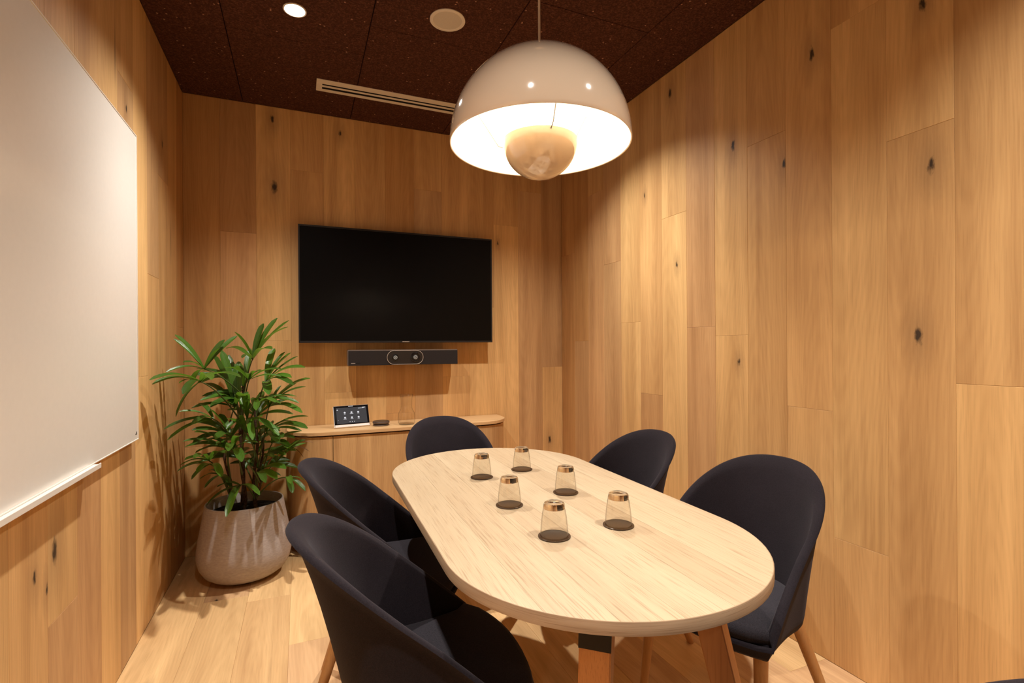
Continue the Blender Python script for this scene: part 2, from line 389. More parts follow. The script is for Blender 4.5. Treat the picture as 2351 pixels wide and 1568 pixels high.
def clad(parent, side, cols, knots):
    """cols: (a0, a1, [joint heights], [tones from the floor up]); knots: (a, z, size)"""
    for a0, a1, joints, tones in cols:
        zs = [0.0] + sorted(joints) + [H]
        am = (a0 + a1) / 2
        for i in range(len(zs) - 1):
            zm = (zs[i] + zs[i + 1]) / 2
            sgn = {'B': 1, 'R': -1, 'L': 1}[side]
            ks = [((a - am) * sgn, z - zm, s) for a, z, s in knots if a0 < a < a1 and zs[i] < z < zs[i + 1]][:2] + [None, None]
            loc, rot = {'B': ((am, YB, zm), (0, 0, 0)), 'R': ((XR, am, zm), (0, 0, -PI / 2)), 'L': ((XL, am, zm), (0, 0, PI / 2))}[side]
            plank(parent, a1 - a0, zs[i + 1] - zs[i], loc, rot, tones[i % len(tones)], 1.0, ks[0], ks[1])
WT = 0.10
wb = struct(box('wall_back', XL - WT - BT, XR + WT + BT, YB + BT, YB + WT + BT, -0.1, H + 0.14, 'backing'))
wl = struct(box('wall_left', XL - WT - BT, XL - BT, YF, YB + BT, -0.1, H + 0.14, 'backing'))
wr = struct(box('wall_right', XR + BT, XR + WT + BT, YF, YB + BT, -0.1, H + 0.14, 'backing'))
wf = struct(box('wall_front', XL - WT - BT, XR + WT + BT, YF - WT, YF, -0.1, H + 0.14, 'plaster_dark'))
fl = struct(box('floor', XL - BT, XR + BT, YF, YB + BT, -0.1, -BT, 'backing'))
ce = struct(box('ceiling', XL - BT, XR + BT, YF, YB + BT, H + 0.025, H + 0.14, 'backing'))

bx = [XL] + [round(-0.427 + 0.1885 * k, 4) for k in range(12)] + [XR]
bj = [([0.62], 'MB'), ([1.865], 'PD'), ([1.227], 'GG'), ([2.27], 'MM'), ([0.9], 'GG'), ([1.9], 'MM'), ([0.75], 'BB'), ([2.238], 'YM'),
      ([0.98], 'MM'), ([1.46], 'GM'), ([2.05], 'GM'), ([2.311], 'YM'), ([1.03], 'GY')]
clad(wb, 'B', [(bx[i], bx[i + 1], bj[i][0], bj[i][1]) for i in range(13)],
     [(1.704, 0.487, 0.014), (-0.149, 2.56, 0.012), (-0.139, 2.151, 0.020), (0.239, 2.536, 0.011), (1.30, 1.92, 0.006), (-0.17, 2.21, 0.008)])
ry = [YB] + [round(3.169 - 0.1903 * k, 4) for k in range(20)]
rj = [([1.852], 'BB'), ([1.218], 'YB'), ([2.2], 'PM'), ([1.705], 'YP'), ([1.321], 'GG'), ([0.91], 'DM'), ([1.867], 'GG'), ([1.272], 'PP'),
      ([1.226], 'GG'), ([2.05], 'MM'), ([0.934], 'MM'), ([2.345, 0.469], 'MGM'), ([1.858], 'MG'), ([1.061], 'GM'), ([1.6], 'MG'),
      ([0.8], 'GM'), ([1.9], 'PM'), ([1.2], 'MG'), ([0.7], 'GP')]
clad(wr, 'R', [(ry[i + 1], ry[i], *rj[i]) for i in range(19)],
     [(0.985, 1.208, 0.014), (0.946, 1.736, 0.0125), (1.341, 2.294, 0.013), (1.463, 1.917, 0.010), (2.144, 2.519, 0.013), (1.724, 2.084, 0.012),
      (1.05, 1.271, 0.008), (2.363, 2.035, 0.007), (2.10, 1.603, 0.008), (0.967, 2.253, 0.012), (1.70, 1.107, 0.008)])
ly = [YB] + [round(3.20 - 0.19 * k, 4) for k in range(20)]
lj = [([1.3], 'BB'), ([0.7], 'BM'), ([2.0], 'MY'), ([1.509], 'MY'), ([1.066], 'GG'), ([2.2], 'YM'), ([0.9], 'GG'), ([1.9], 'PM'),
      ([0.457], 'PG'), ([1.6], 'MG'), ([0.8], 'GM'), ([2.0], 'MP'), ([1.1], 'GM'), ([1.7], 'PG'), ([0.6], 'GM'), ([1.4], 'MG'), ([2.1], 'GM'), ([0.9], 'PG'), ([1.5], 'MG')]
clad(wl, 'L', [(ly[i + 1], ly[i], *lj[i]) for i in range(19)],
     [(1.72, 0.643, 0.018), (1.609, 0.619, 0.010), (1.676, 0.559, 0.008), (2.354, 2.102, 0.009), (2.90, 2.17, 0.010)])
# floor boards run towards the back wall, paler than the walls
fx = [XL + 0.1865 * k for k in range(13)] + [XR]
fj = [[1.2], [2.72, 0.7], [2.65, 1.0], [2.2, 0.4], [1.5], [2.4, 0.6], [1.75], [1.15, 2.9], [2.05], [1.4], [1.0, 2.6], [1.9], [1.3]]
for i in range(13):
    ys = [-0.8] + sorted(fj[i]) + [YB]
    for j in range(len(ys) - 1):
        t = random.choice('GGGMP'); k = random.choice([(random.uniform(-.06, .06), random.uniform(-.4, .4), random.uniform(.005, .011)), None])
        plank(fl, fx[i + 1] - fx[i], ys[j + 1] - ys[j], ((fx[i] + fx[i + 1]) / 2, (ys[j] + ys[j + 1]) / 2, 0.0), (-PI / 2, 0, 0), t, 1.0, k, None, 1.20)
struct(box('trim_1', XL - BT, XR + BT, YF, -0.8, -BT, -0.0005, 'plaster_dark'))
# ceiling panels, 600 wide, staggered
px = [XL, -0.305, 0.30, 0.90, 1.50, XR]
pj = [[1.3], [0.2, 2.6], [-0.05, 2.352], [-0.48, 1.92], [1.2]]
for i in range(5):
    ys = [YF + 0.005] + pj[i] + [YB]
    for j in range(len(ys) - 1):
        g = 0.0018
        o = box('panel', px[i] + g, px[i + 1] - g, ys[j] + g, ys[j + 1] - g, H, H + 0.0245, 'ceiling_fibre', ce, 0.0015, 1)

# ================================================================== CEILING FITTINGS
DL_LABELS = ['lit round recessed downlight in the dark ceiling above the whiteboard and palm', 'lit round downlight in the ceiling behind the pendant lamp, near the screen',
             'lit round downlight in the ceiling over the left of the camera, out of frame', 'lit round downlight in the ceiling over the right of the camera, out of frame',
             'lit round downlight in the ceiling behind the camera on the whiteboard side', 'lit round downlight in the ceiling behind the camera on the right wall side']
for k, (x, y) in enumerate(DOWN):
    t = thing('downlight', DL_LABELS[k], 'downlight', (x, y, H), 0, 'recessed ceiling downlights')
    lathe('trim_ring', [(0.0475, 0.0), (0.0475, -0.002), (0.0455, -0.0035), (0.0415, -0.0030), (0.0405, -0.0012), (0.0405, 0.0)], 'trim_cream', t, 40)
    lathe('lamp_face', [(0.0405, -0.0006), (0.0, -0.0016)], 'led_disc', t, 40)
    ld = bpy.data.lights.new('downlight_lamp', 'SPOT'); ld.energy = SPOT_W; ld.color = LIGHT; ld.spot_size = math.radians(122); ld.spot_blend = 0.88
    ld.shadow_soft_size = 0.022
    lb = ld.copy(); lb.energy = BEAM_W; lb.spot_size = math.radians(84); lb.spot_blend = 1.0
    for dat in (ld, lb):
        lo = bpy.data.objects.new('lamp', dat); C.objects.link(lo); lo.parent = t; lo.location = (0, 0, -0.022); lo.rotation_euler = (math.radians(-4), 0, 0)
t = thing('ceiling_speaker', 'round cream speaker grille set flush in the dark ceiling beside the pendant cord', 'speaker', (0.612, 2.18, H))
lathe('trim_ring', [(0.078, 0.0), (0.078, -0.003), (0.075, -0.005), (0.065, -0.005), (0.063, -0.003), (0.063, 0.0)], 'trim_cream', t, 56)
lathe('grille', [(0.064, -0.003), (0.0, -0.0042)], 'mesh_grille', t, 56)
t = thing('air_diffuser', 'long cream linear air diffuser with two dark slots in the ceiling', 'air vent', (0.602, 2.9785, H))
y0, y1, xh = -0.0665, 0.0665, 0.513
box('frame', -xh, xh, y0, y0 + 0.046, -0.004, 0.0, 'trim_cream', t, 0.001, 1)
box('frame', -xh, xh, y1 - 0.026, y1, -0.004, 0.0, 'trim_cream', t, 0.001, 1)
for s in (-1, 1): box('frame', s * xh - (0.03 if s > 0 else 0), s * xh + (0.03 if s < 0 else 0), y0 + 0.046, y1 - 0.026, -0.004, 0.0, 'trim_cream', t)
box('blade', -xh + 0.03, xh - 0.03, y0 + 0.064, y0 + 0.0815, -0.0038, -0.0004, 'trim_cream', t, 0.001, 1)
box('slot', -xh + 0.03, xh - 0.03, y0 + 0.046, y1 - 0.026, -0.0008, -0.0002, 'dark_void', t)

# ================================================================== PENDANT LAMP
R = 0.246
t = thing('pendant_lamp', 'large glossy cream dome pendant lamp with a small bowl hanging below, lit inside', 'lamp', PEND)
prof = [(R * math.cos(a), R * 1.01 * math.sin(a)) for a in [i * PI / 2 / 40 for i in range(41)]]; prof[-1] = (0, prof[-1][1])
lathe('shade', [(R - 0.0035, -0.001), (R - 0.001, -0.002)] + prof, 'lacquer_cream', t, 96, smooth_deg=60)
pin = [((R - 0.0036) * math.cos(a), (R - 0.0036) * 1.01 * math.sin(a) - 0.0008) for a in [i * PI / 2 / 32 for i in range(33)]]; pin[-1] = (0, pin[-1][1])
lathe('shade_lining', pin, 'lacquer_white', t, 96, smooth_deg=60)
rb = 0.1025
pb = [(0, -rb)] + [(rb * math.cos(a), rb * math.sin(a)) for a in [-PI / 2 + i * PI / 2 / 28 for i in range(1, 29)]]
lathe('bowl', [(x, z + 0.011) for x, z in pb] + [(rb - 0.002, 0.0115)], 'lacquer_cream', t, 72, smooth_deg=60)
lathe('bowl_lining', [(x * 0.97, z * 0.97 + 0.011) for x, z in pb], 'lacquer_white', t, 72, smooth_deg=60)
lathe('bulb', [(0, -0.02)] + [(0.030 * math.cos(a), 0.010 + 0.030 * math.sin(a)) for a in [-1.2 + i * 2.7 / 12 for i in range(13)]] + [(0, 0.040)], 'bulb_glow', t, 24)
lathe('bulb_holder', [(0.0, 0.24), (0.018, 0.238), (0.018, 0.06), (0.014, 0.045), (0, 0.043)], 'trim_cream', t, 20)
for k in range(3):
    a = math.radians(20 + 120 * k); c_, s_ = math.cos(a), math.sin(a)
    tube('strut', [((rb - 0.001) * c_, (rb - 0.001) * s_, 0.004), (0.120 * c_, 0.120 * s_, 0.012), (0.2 * c_, 0.2 * s_, 0.14)], 0.0016, 'bar_metal', t, 6)
tube('cord', [(0, 0, R * 1.01 - 0.002), (0, 0, 0.5), (0, 0, H - PEND.z - 0.03)], 0.0031, 'cord_cream', t, 10)
lathe('cord_grip', [(0.0, 0.268), (0.008, 0.268), (0.0095, 0.247), (0, 0.247)], 'cord_cream', t, 20)
lathe('ceiling_rose', [(0.0, H - PEND.z - 0.032), (0.035, H - PEND.z - 0.030), (0.048, H - PEND.z - 0.004), (0.048, H - PEND.z)], 'trim_cream', t, 36)

# ================================================================== WHITEBOARD
t = thing('whiteboard', 'large glossy white writing board with a slim tray hung on the left wall', 'whiteboard', (XL, 1.64, 0.829))
wy, wz, wd = 0.75, 1.186, 0.023
box('panel', 0.002, wd - 0.001, -wy + 0.004, wy - 0.004, 0.004, wz - 0.004, 'white_enamel', t, 0.0005, 1)
for nm, a in (('frame', (-wy, wy, 0, 0.004)), ('frame', (-wy, wy, wz - 0.004, wz)), ('frame', (wy - 0.004, wy, 0.004, wz - 0.004)), ('frame', (-wy, -wy + 0.004, 0.004, wz - 0.004))):
    box(nm, 0.001, wd + 0.001, a[0], a[1], a[2], a[3], 'white_metal', t, 0.0008, 1)
tr = box('tray', 0.001, wd + 0.018, -0.55, 0.285, -0.012, -0.0005, 'white_metal', t, 0.001, 1)
box('tray_lip', wd + 0.0165, wd + 0.0190, -0.55, 0.285, -0.012, 0.003, 'white_metal', tr, 0.0008, 1)
lg = box('logo', wd - 0.0012, wd - 0.0004, 0.715, 0.733, 0.022, 0.026, 'dark_void', t)
box('logo_mark', wd - 0.0012, wd - 0.0004, 0.722, 0.730, 0.028, 0.033, 'dark_void', lg)

# ================================================================== SCREEN AND SOUND BAR
TVY = YB - 0.095
t = thing('television', 'large black flat television switched off on the oak back wall', 'television', (0.605, YB, 1.213))
hx, hz = 0.6145, 0.7085
box('body', -hx + 0.02, hx - 0.02, -0.088, -0.035, 0.02, hz - 0.02, 'tv_bezel', t, 0.006, 2)
box('wall_mount', -0.22, 0.22, -0.035, -0.0005, 0.18, 0.52, 'black_steel', t, 0.003, 1)
for a in ((-hx, hx, 0, 0.011), (-hx, hx, hz - 0.009, hz), (-hx, -hx + 0.0085, 0.011, hz - 0.009), (hx - 0.0085, hx, 0.011, hz - 0.009)):
    box('bezel', a[0], a[1], -0.0965, -0.060, a[2], a[3], 'tv_bezel', t, 0.0008, 1)
box('screen', -hx + 0.008, hx - 0.008, -0.0935, -0.070, 0.010, hz - 0.008, 'tv_glass', t)
bm = bmesh.new()
for k in range(7): box_bm(0.003 + k * 0.0064 - 0.004, 0.0078 + k * 0.0064 - 0.004, -0.0972, -0.0963, 0.0030, 0.0085, 0, 1, bm)
from_bm('logo', bm, 'logo_silver', t)
t = thing('video_bar', 'long dark conference camera bar with two lenses under the television', 'video bar', (0.6145, YB, 1.0705))
hx, hz = 0.349, 0.0975
box('housing', -hx, hx, -0.118, -0.045, 0, hz, 'bar_metal', t, 0.003, 2)
box('rear_housing', -hx + 0.06, hx - 0.06, -0.046, -0.012, 0.012, hz - 0.02, 'puck_black', t, 0.008, 2)
box('wall_mount', -0.12, 0.12, -0.0125, -0.0005, 0.02, hz - 0.03, 'black_steel', t, 0.002, 1)
box('fabric_front', -hx + 0.004, hx - 0.001, -0.1205, -0.110, 0.0005, hz - 0.006, 'bar_fabric', t, 0.001, 1)
def pill(r, half, n=16): return [(half + r * math.cos(a), r * math.sin(a)) for a in [-PI / 2 + PI * i / n for i in range(n + 1)]] + [(-half + r * math.cos(a), r * math.sin(a)) for a in [PI / 2 + PI * i / n for i in range(n + 1)]]
cz = hz / 2 - 0.001
pts = [(x + 0.002, -0.1235, z + cz) for x, z in pill(0.0435, 0.071)]
bm = bmesh.new(); fr = [bm.verts.new((x, -0.1225, z)) for x, y, z in pts]; bk = [bm.verts.new((x, -0.112, z)) for x, y, z in pts]; bm.faces.new(fr)
for i in range(len(fr)): bm.faces.new((fr[i], fr[(i + 1) % len(fr)], bk[(i + 1) % len(fr)], bk[i]))
cp = from_bm('camera_panel', bm, 'puck_black', t)
tube('accent_ring', pts + [pts[0]], 0.0017, 'logo_silver', cp, 6, False)
def lens(x, r, parent):
    l = lathe('lens', [(r, 0), (r, 0.004), (r * 0.86, 0.006), (r * 0.80, 0.003), (r * 0.62, 0.003)], 'lens_black', parent, 36)
    l.location = (x, -0.1225, cz); l.rotation_euler = (PI / 2, 0, 0); return l
def disc(name, x, y, r, mat, parent, dome):
    o = lathe(name, [(r, 0), (r * 0.7, dome * 0.6), (0, dome)], mat, parent, 32); o.location = (x, y, cz); o.rotation_euler = (PI / 2, 0, 0); return o
lens(-0.0610, 0.0195, cp); disc('lens_glass', -0.0610, -0.1245, 0.0155, 'lens_glass', cp, 0.004)
lens(0.0665, 0.0310, cp); disc('lens_glass', 0.0665, -0.1245, 0.0150, 'lens_glass', cp, 0.004)
for x in (-0.0610, 0.0665):
    rg = lathe('lens_ring', [(0.0105, 0), (0.0115, 0.0008), (0.0090, 0.0008), (0.0088, 0)], 'lens_ring', cp, 32); rg.location = (x, -0.1278, cz); rg.rotation_euler = (PI / 2, 0, 0)
    sl = from_bm('lens_slash', box_bm(-0.0095, 0.0095, -0.0006, 0.0004, -0.0011, 0.0011), 'lens_ring', cp, loc=(x, -0.1285, cz), rot=(0, math.radians(-45), 0))
bm = bmesh.new()
for k in range(5): box_bm(-0.329 + k * 0.0050, -0.3252 + k * 0.0050, -0.1212, -0.1203, 0.0125, 0.0165, 0, 1, bm)
from_bm('logo', bm, 'logo_silver', t)
bm = bmesh.new()
for k in range(5): box_bm(-0.301 + k * 0.0052, -0.2970 + k * 0.0052, -0.1212, -0.1203, 0.0125, 0.0165, 0, 1, bm)
from_bm('logo_dark', bm, 'dark_void', t)  # second group of letter blocks, near-black, right of the silver ones

# ================================================================== SIDEBOARD
CX0, CX1, CYF, CR = -0.078, 1.283, 3.045, 0.20
def cab_outline(d, n=14):
    """front face outline from back left round to back right, inset by d"""
    r = CR - d
    pts = [(CX0 + d, YB - 0.004)] + [(CX0 + CR - r * math.cos(a), CYF + CR - r * math.sin(a)) for a in [PI / 2 * i / n for i in range(n + 1)]]
    pts += [(CX1 - CR + r * math.sin(a), CYF + CR - r * math.cos(a)) for a in [PI / 2 * i / n for i in range(n + 1)]] + [(CX1 - d, YB - 0.004)]
    return pts
t = thing('sideboard', 'low oak sideboard with rounded ends standing against the back wall', 'sideboard', (0, 0, 0))
def cab(name, d, z0, z1, mat, bev=0.0):
    o = prism(name, cab_outline(d), z0, z1, mat, t, bev); o.color = (0.52, 0.32, 0.15, 1); return o
cab('plinth', 0.045, 0.0, 0.052, 'dark_void'); cab('carcass', 0.022, 0.052, 0.6835, 'dark_void')
tp = cab('top', 0.0, 0.6835, 0.7025, 'oak_veneer_top', 0.0012); tp.color = (0.60, 0.375, 0.185, 1)
def seg_panel(name, x0, x1, col):
    def clip(o):
        return [p for p in o if x0 - 1e-6 <= p[0] <= x1 + 1e-6]
    a, b_ = cab_outline(0.008), cab_outline(0.026)
    def ends(o, d):
        q = clip(o)
        if x0 > CX0 + 0.1: q = [(x0, CYF + d)] + q
        if x1 < CX1 - 0.1: q = q + [(x1, CYF + d)]
        return q
    A, B = ends(a, 0.008), ends(b_, 0.026)
    o = prism(name, A + B[::-1], 0.052, 0.676, 'oak_veneer', t, 0.0006, 1); o.color = col; return o
seg_panel('end_panel', CX0 - 1, 0.168 - 0.0015, (0.50, 0.30, 0.135, 1))
seg_panel('door', 0.168 + 0.0015, 0.601, (0.54, 0.325, 0.145, 1)); seg_panel('door', 0.604, 1.035, (0.53, 0.32, 0.145, 1))
seg_panel('end_panel', 1.038, CX1 + 1, (0.49, 0.29, 0.13, 1))
ZC = 0.7025
t = thing('touch_tablet', 'small white conference tablet with a dark menu screen on the sideboard', 'tablet', (0.286, 3.165, ZC), math.radians(8.5))
def lean(o): o.rotation_euler = (math.radians(-20), 0, 0); return o
W2 = 0.1045
bd = lean(box('body', -W2, W2, -0.001, 0.012, 0.003, 0.138, 'tablet_shell', t, 0.005, 3))
box('glass', -W2 + 0.002, W2 - 0.002, -0.0022, -0.0008, 0.022, 0.136, 'tablet_glass', bd, 0.0004, 1)
box('screen', -W2 + 0.016, W2 - 0.014, -0.0026, -0.0020, 0.028, 0.125, 'screen_dark', bd)
prism('stand', [(-0.085, 0.006), (0.085, 0.006), (0.075, 0.075), (-0.075, 0.075)], 0.0, 0.010, 'tablet_shell', t, 0.003)
def icon(x, z, w_, h_, nm='icon'):
    return box(nm, x - w_ / 2, x + w_ / 2, -0.0030, -0.0025, z - h_ / 2, z + h_ / 2, 'screen_icon', bd)
for r_, z in enumerate((0.094, 0.063)):
    for c_, x in enumerate((-0.040, 0.0, 0.040)):
        n = 14; o = mesh('icon', [(x + 0.0058 * math.cos(2 * PI * k / n), -0.0030, z + 0.0052 * math.sin(2 * PI * k / n)) for k in range(n)], [tuple(range(n))], 'screen_icon', bd)
        icon(x, z - 0.0085, (0.010, 0.020, 0.012)[c_] if r_ == 0 else (0.018, 0.016, 0.012)[c_], 0.0022, 'caption')
for x in (-0.013, 0.0, 0.013): icon(x, 0.037, 0.0035, 0.0035)
icon(-0.082, 0.112, 0.006, 0.005); icon(-0.080, 0.049, 0.003, 0.002); icon(0.058, 0.1165, 0.034, 0.002, 'caption'); icon(0.075, 0.121, 0.017, 0.004, 'clock')
icon(-0.002, 0.1315, 0.028, 0.0022, 'logo')
t = thing('conference_puck', 'small round dark brown conference microphone puck beside the tablet', 'microphone', (0.455, 3.185, ZC))
lathe('base', [(0, 0), (0.047, 0.0), (0.049, 0.003), (0.049, 0.006), (0.046, 0.009), (0.036, 0.010)], 'puck_metal', t, 48)
lathe('neck', [(0.037, 0.0095), (0.037, 0.0135)], 'dark_void', t, 40)
lathe('dial', [(0.036, 0.013), (0.049, 0.014), (0.051, 0.017), (0.051, 0.023), (0.049, 0.027), (0.044, 0.0285), (0, 0.029)], 'puck_metal', t, 48)
lathe('dial_face', [(0.0455, 0.0287), (0.0, 0.0296)], 'puck_black', t, 40)
box('logo', -0.010, 0.010, -0.003, 0.001, 0.0293, 0.0300, 'bar_metal', t)
t = thing('carafe', 'clear glass water carafe with a narrow neck on the sideboard', 'carafe', (0.608, 3.165, ZC))
lathe('body', [(0.046, 0.003), (0.0515, 0.012), (0.0525, 0.03), (0.0520, 0.055), (0.049, 0.072), (0.040, 0.088), (0.0355, 0.098), (0.0340, 0.115), (0.0345, 0.150), (0.0365, 0.172), (0.0405, 0.185)], 'glass_carafe', t, 56)
lathe('base', [(0, 0.0), (0.044, 0.0), (0.0465, 0.003), (0.044, 0.008), (0.030, 0.0065), (0, 0.0060)], 'glass_carafe', t, 56)
lathe('rim', [(0.0402, 0.1845), (0.0412, 0.1862), (0.0398, 0.1868), (0.0394, 0.1850)], 'glass_carafe', t, 56, close=True)

# ================================================================== TABLE
ZT, TR, TL = 0.73, 0.3686, 1.484
t = thing('meeting_table', 'pale oak racetrack-shaped meeting table with splayed legs in the middle of the room', 'table', (0.6539, 1.3949, 0), -0.0229)
def ytop(x, r): return TL / 2 - TR + math.sqrt(max(r * r - x * x, 0))
ri = TR - 0.0022; NS = 7; sw = 2 * ri / NS
TT = ['a', 'b', 'a', 'c', 'b', 'a', 'c']; TC = {'a': (0.430, 0.326, 0.212), 'b': (0.421, 0.315, 0.203), 'c': (0.437, 0.333, 0.219)}
for k in range(NS):
    x0, x1 = -ri + sw * k + 0.0002, -ri + sw * (k + 1) - 0.0002
    n = 14; xs = [x0 + (x1 - x0) * i / n for i in range(n + 1)]
    if k == 0: xs = [x0 + (x1 - x0) * (i / n) ** 2 for i in range(n + 1)]
    if k == NS - 1: xs = [x1 - (x1 - x0) * (1 - i / n) ** 2 for i in range(n + 1)]
    o = prism('stave', [(x, -ytop(x, ri)) for x in xs] + [(x, ytop(x, ri)) for x in xs[::-1]], ZT - 0.023, ZT, 'oak_table', t)
    c = TC[TT[k]]; j = random.uniform(0.98, 1.02); o.color = (c[0] * j, c[1] * j, c[2] * j, 1)
def stadium(r, n=40):
    h = TL / 2 - TR
    return [(r * math.cos(a), h + r * math.sin(a)) for a in [PI * i / n for i in range(n + 1)]] + [(r * math.cos(a), -h + r * math.sin(a)) for a in [PI + PI * i / n for i in range(n + 1)]]
ob, ib = stadium(TR), stadium(TR - 0.0021); n = len(ob)
arc = [0.0]
for i in range(n): arc.append(arc[-1] + math.dist(ob[i], ob[(i + 1) % n]))
bm = bmesh.new(); uvl = bm.loops.layers.uv.new('UVMap')
rings = [[bm.verts.new((x, y, z)) for x, y in o_] for o_, z in ((ib, ZT - 0.024), (ob, ZT - 0.0235), (ob, ZT - 0.0012), (stadium(TR - 0.0007), ZT - 0.0001), (ib, ZT))]
zz = [0, 0.001, 0.0245, 0.026, 0.028]
for q in range(4):
    for i in range(n):
        f = bm.faces.new((rings[q][i], rings[q][(i + 1) % n], rings[q + 1][(i + 1) % n], rings[q + 1][i]))
        for l_, (a, z) in zip(f.loops, ((arc[i], zz[q]), (arc[i + 1], zz[q]), (arc[i + 1], zz[q + 1]), (arc[i], zz[q + 1]))): l_[uvl].uv = (a, z)
me = bpy.data.meshes.new('edge_band'); bm.to_mesh(me); bm.free(); me.materials.append(MAT['oak_edge'])
eb = link(bpy.data.objects.new('edge_band', me), t); eb['label'] = 'darker grained oak edge band'
sharp(eb, 40)
box('under_frame', -0.16, 0.16, -0.56, -0.50, ZT - 0.05, ZT - 0.0235, 'black_steel', t, 0.002, 1)
box('under_frame', -0.16, 0.16, 0.50, 0.56, ZT - 0.05, ZT - 0.0235, 'black_steel', t, 0.002, 1)
box('under_frame', -0.03, 0.03, -0.50, 0.50, ZT - 0.05, ZT - 0.0235, 'black_steel', t, 0.002, 1)
for sx in (-1, 1):
    for sy in (-1, 1):
        ux, uy = sx * 0.65, sy * 0.76; vx, vy = -uy, ux
        def sec(z, hw, hd, out=0.0):
            k = (0.6 - z) * 0.235 + out
            cx_, cy_ = sx * 0.137 + ux * k, sy * 0.592 + uy * k
            return [Vector((cx_ + ux * a * hd + vx * b_ * hw, cy_ + uy * a * hd + vy * b_ * hw, z)) for a, b_ in ((-1, -1), (1, -1), (1, 1), (-1, 1))]
        bm = bmesh.new(); rr = [[bm.verts.new(p) for p in sec(z, a, b_)] for z, a, b_ in ((0.0, 0.023, 0.021), (ZT - 0.0235, 0.0305, 0.0265))]
        bm.faces.new(rr[0][::-1]); bm.faces.new(rr[1])
        for i in range(4): bm.faces.new((rr[0][i], rr[0][(i + 1) % 4], rr[1][(i + 1) % 4], rr[1][i]))
        bmesh.ops.bevel(bm, geom=list(bm.edges), offset=0.0025, segments=2, affect='EDGES')
        lg = sharp(from_bm('leg', bm, 'oak_leg_table', t), 40)
        bm = bmesh.new(); rr = [[bm.verts.new(p) for p in sec(z, a, 0.0020, b_)] for z, a, b_ in ((0.628, 0.0298, 0.0268), (ZT - 0.0238, 0.0308, 0.0280))]
        bm.faces.new(rr[0][::-1]); bm.faces.new(rr[1])
        for i in range(4): bm.faces.new((rr[0][i], rr[0][(i + 1) % 4], rr[1][(i + 1) % 4], rr[1][i]))
        from_bm('bracket', bm, 'black_steel', lg)

# glasses, each upside down on a brown coaster
GL = [(0.575, 1.652, 'leftmost glass of the far pair on the table'), (0.746, 1.697, 'farthest glass on the table, right of the far pair'),
      (0.545, 1.329, 'left glass of the middle pair on the table'), (0.751, 1.374, 'right glass of the middle pair on the table'),
      (0.552, 1.067, 'left glass of the near pair, nearest the camera'), (0.734, 1.069, 'right glass of the near pair, towards the right chairs')]
g0 = k0 = None
for x, y, s in GL:
    gl = 'upturned clear tumbler, ' + s; kl = 'dark brown round coaster under the ' + s.replace(', nearest the camera', '').replace(', towards the right chairs', '').replace(' on the table', '')
    if g0 is None:
        k0 = thing('coaster', kl, 'coaster', (x, y, ZT), 0, 'brown coasters on the table')
        lathe('disc', [(0, 0.0), (0.0372, 0.0), (0.0388, 0.0012), (0.0386, 0.0026), (0.0368, 0.0034), (0.0352, 0.0030), (0, 0.0030)], 'coaster_brown', k0, 56)
        g0 = thing('tumbler', gl, 'glass', (x, y, ZT + 0.0032), 0, 'upturned tumblers on the table')
        lathe('wall', [(0.0325, 0.0), (0.0330, 0.006), (0.0318, 0.025), (0.0296, 0.045), (0.0272, 0.060), (0.0258, 0.0655)], 'glass_wall', g0, 56)
        lathe('rim', [(0.0322, 0.0), (0.0331, 0.0004), (0.0330, 0.0016), (0.0322, 0.0014)], 'glass_wall', g0, 56, close=True)
        lathe('base', [(0, 0.0660), (0.019, 0.0650), (0.0255, 0.0645), (0.0262, 0.0660), (0.0252, 0.0730), (0.0244, 0.0765), (0.0230, 0.0780), (0.0195, 0.0770), (0.0, 0.0762)], 'glass_solid', g0, 56)
    else:
        dup(k0, (x, y, ZT), 0, kl); dup(g0, (x, y, ZT + 0.0032), random.uniform(0, 6), gl)

# ================================================================== CHAIRS
CA, CB, CUF, CBF, CZT, CZF, CP = 0.2452, 0.2286, 0.2201, 0.2515, 0.81, 0.4355, 1.253
def side_loop(a, b, uf, bf, nb=28, ns=12):
    half = [(-a * math.cos(PI / 2 * k / nb), b * math.sin(PI / 2 * k / nb)) for k in range(nb + 1)]
    half += [(uf * k / ns, b + (bf - b) * (k / ns) ** 1.5) for k in range(1, ns + 1)]
    return [(u, -v) for u, v in half[:0:-1]] + half
def lip(uf, bf, bow, n=14):
    out = []
    for k in range(1, n):
        v = bf * (1 - 2 * k / n); out.append((uf + bow * (1 - abs(v / bf) ** 2.2), v))
    return out
def normals(lp):
    n = len(lp); out = []
    for i in range(n):
        d = Vector(lp[(i + 1) % n]) - Vector(lp[i - 1]); nn = Vector((d.y, -d.x)); out.append(nn.normalized() if nn.length > 1e-9 else Vector((0, 0)))
    return out
rim2 = side_loop(CA, CB, CUF, CBF); bot2 = side_loop(0.12, 0.19, 0.20, 0.225)
rz = [CZT - (CZT - CZF) * max(0.0, min(1, (u + CA) / (CUF + CA))) ** CP for u, v in rim2]
rim2 += lip(CUF, CBF, 0.060); rz += [CZF - 0.004] * (len(rim2) - len(rz))
bot2 += lip(0.20, 0.225, 0.058)
bz = [0.390 for u, v in bot2]
nr, nb_ = normals(rim2), normals(bot2)
if sum((Vector(p).dot(q)) for p, q in zip(rim2, nr)) < 0: nr = [-q for q in nr]; nb_ = [-q for q in nb_]
M = len(rim2)
def ring(s, inset, dz=0.0, bulge=0.0, zb=None):
    out = []
    for i in range(M):
        r, b_ = Vector(rim2[i]), Vector(bot2[i]); nn = (nr[i] * (1 - s) + nb_[i] * s)
        p = r.lerp(b_, s ** 0.7 if s > 0 else 0.0) - nn * inset
        z0 = bz[i] if zb is None else zb
        out.append((p.x, p.y, rz[i] * (1 - s) + z0 * s + dz))
    return out
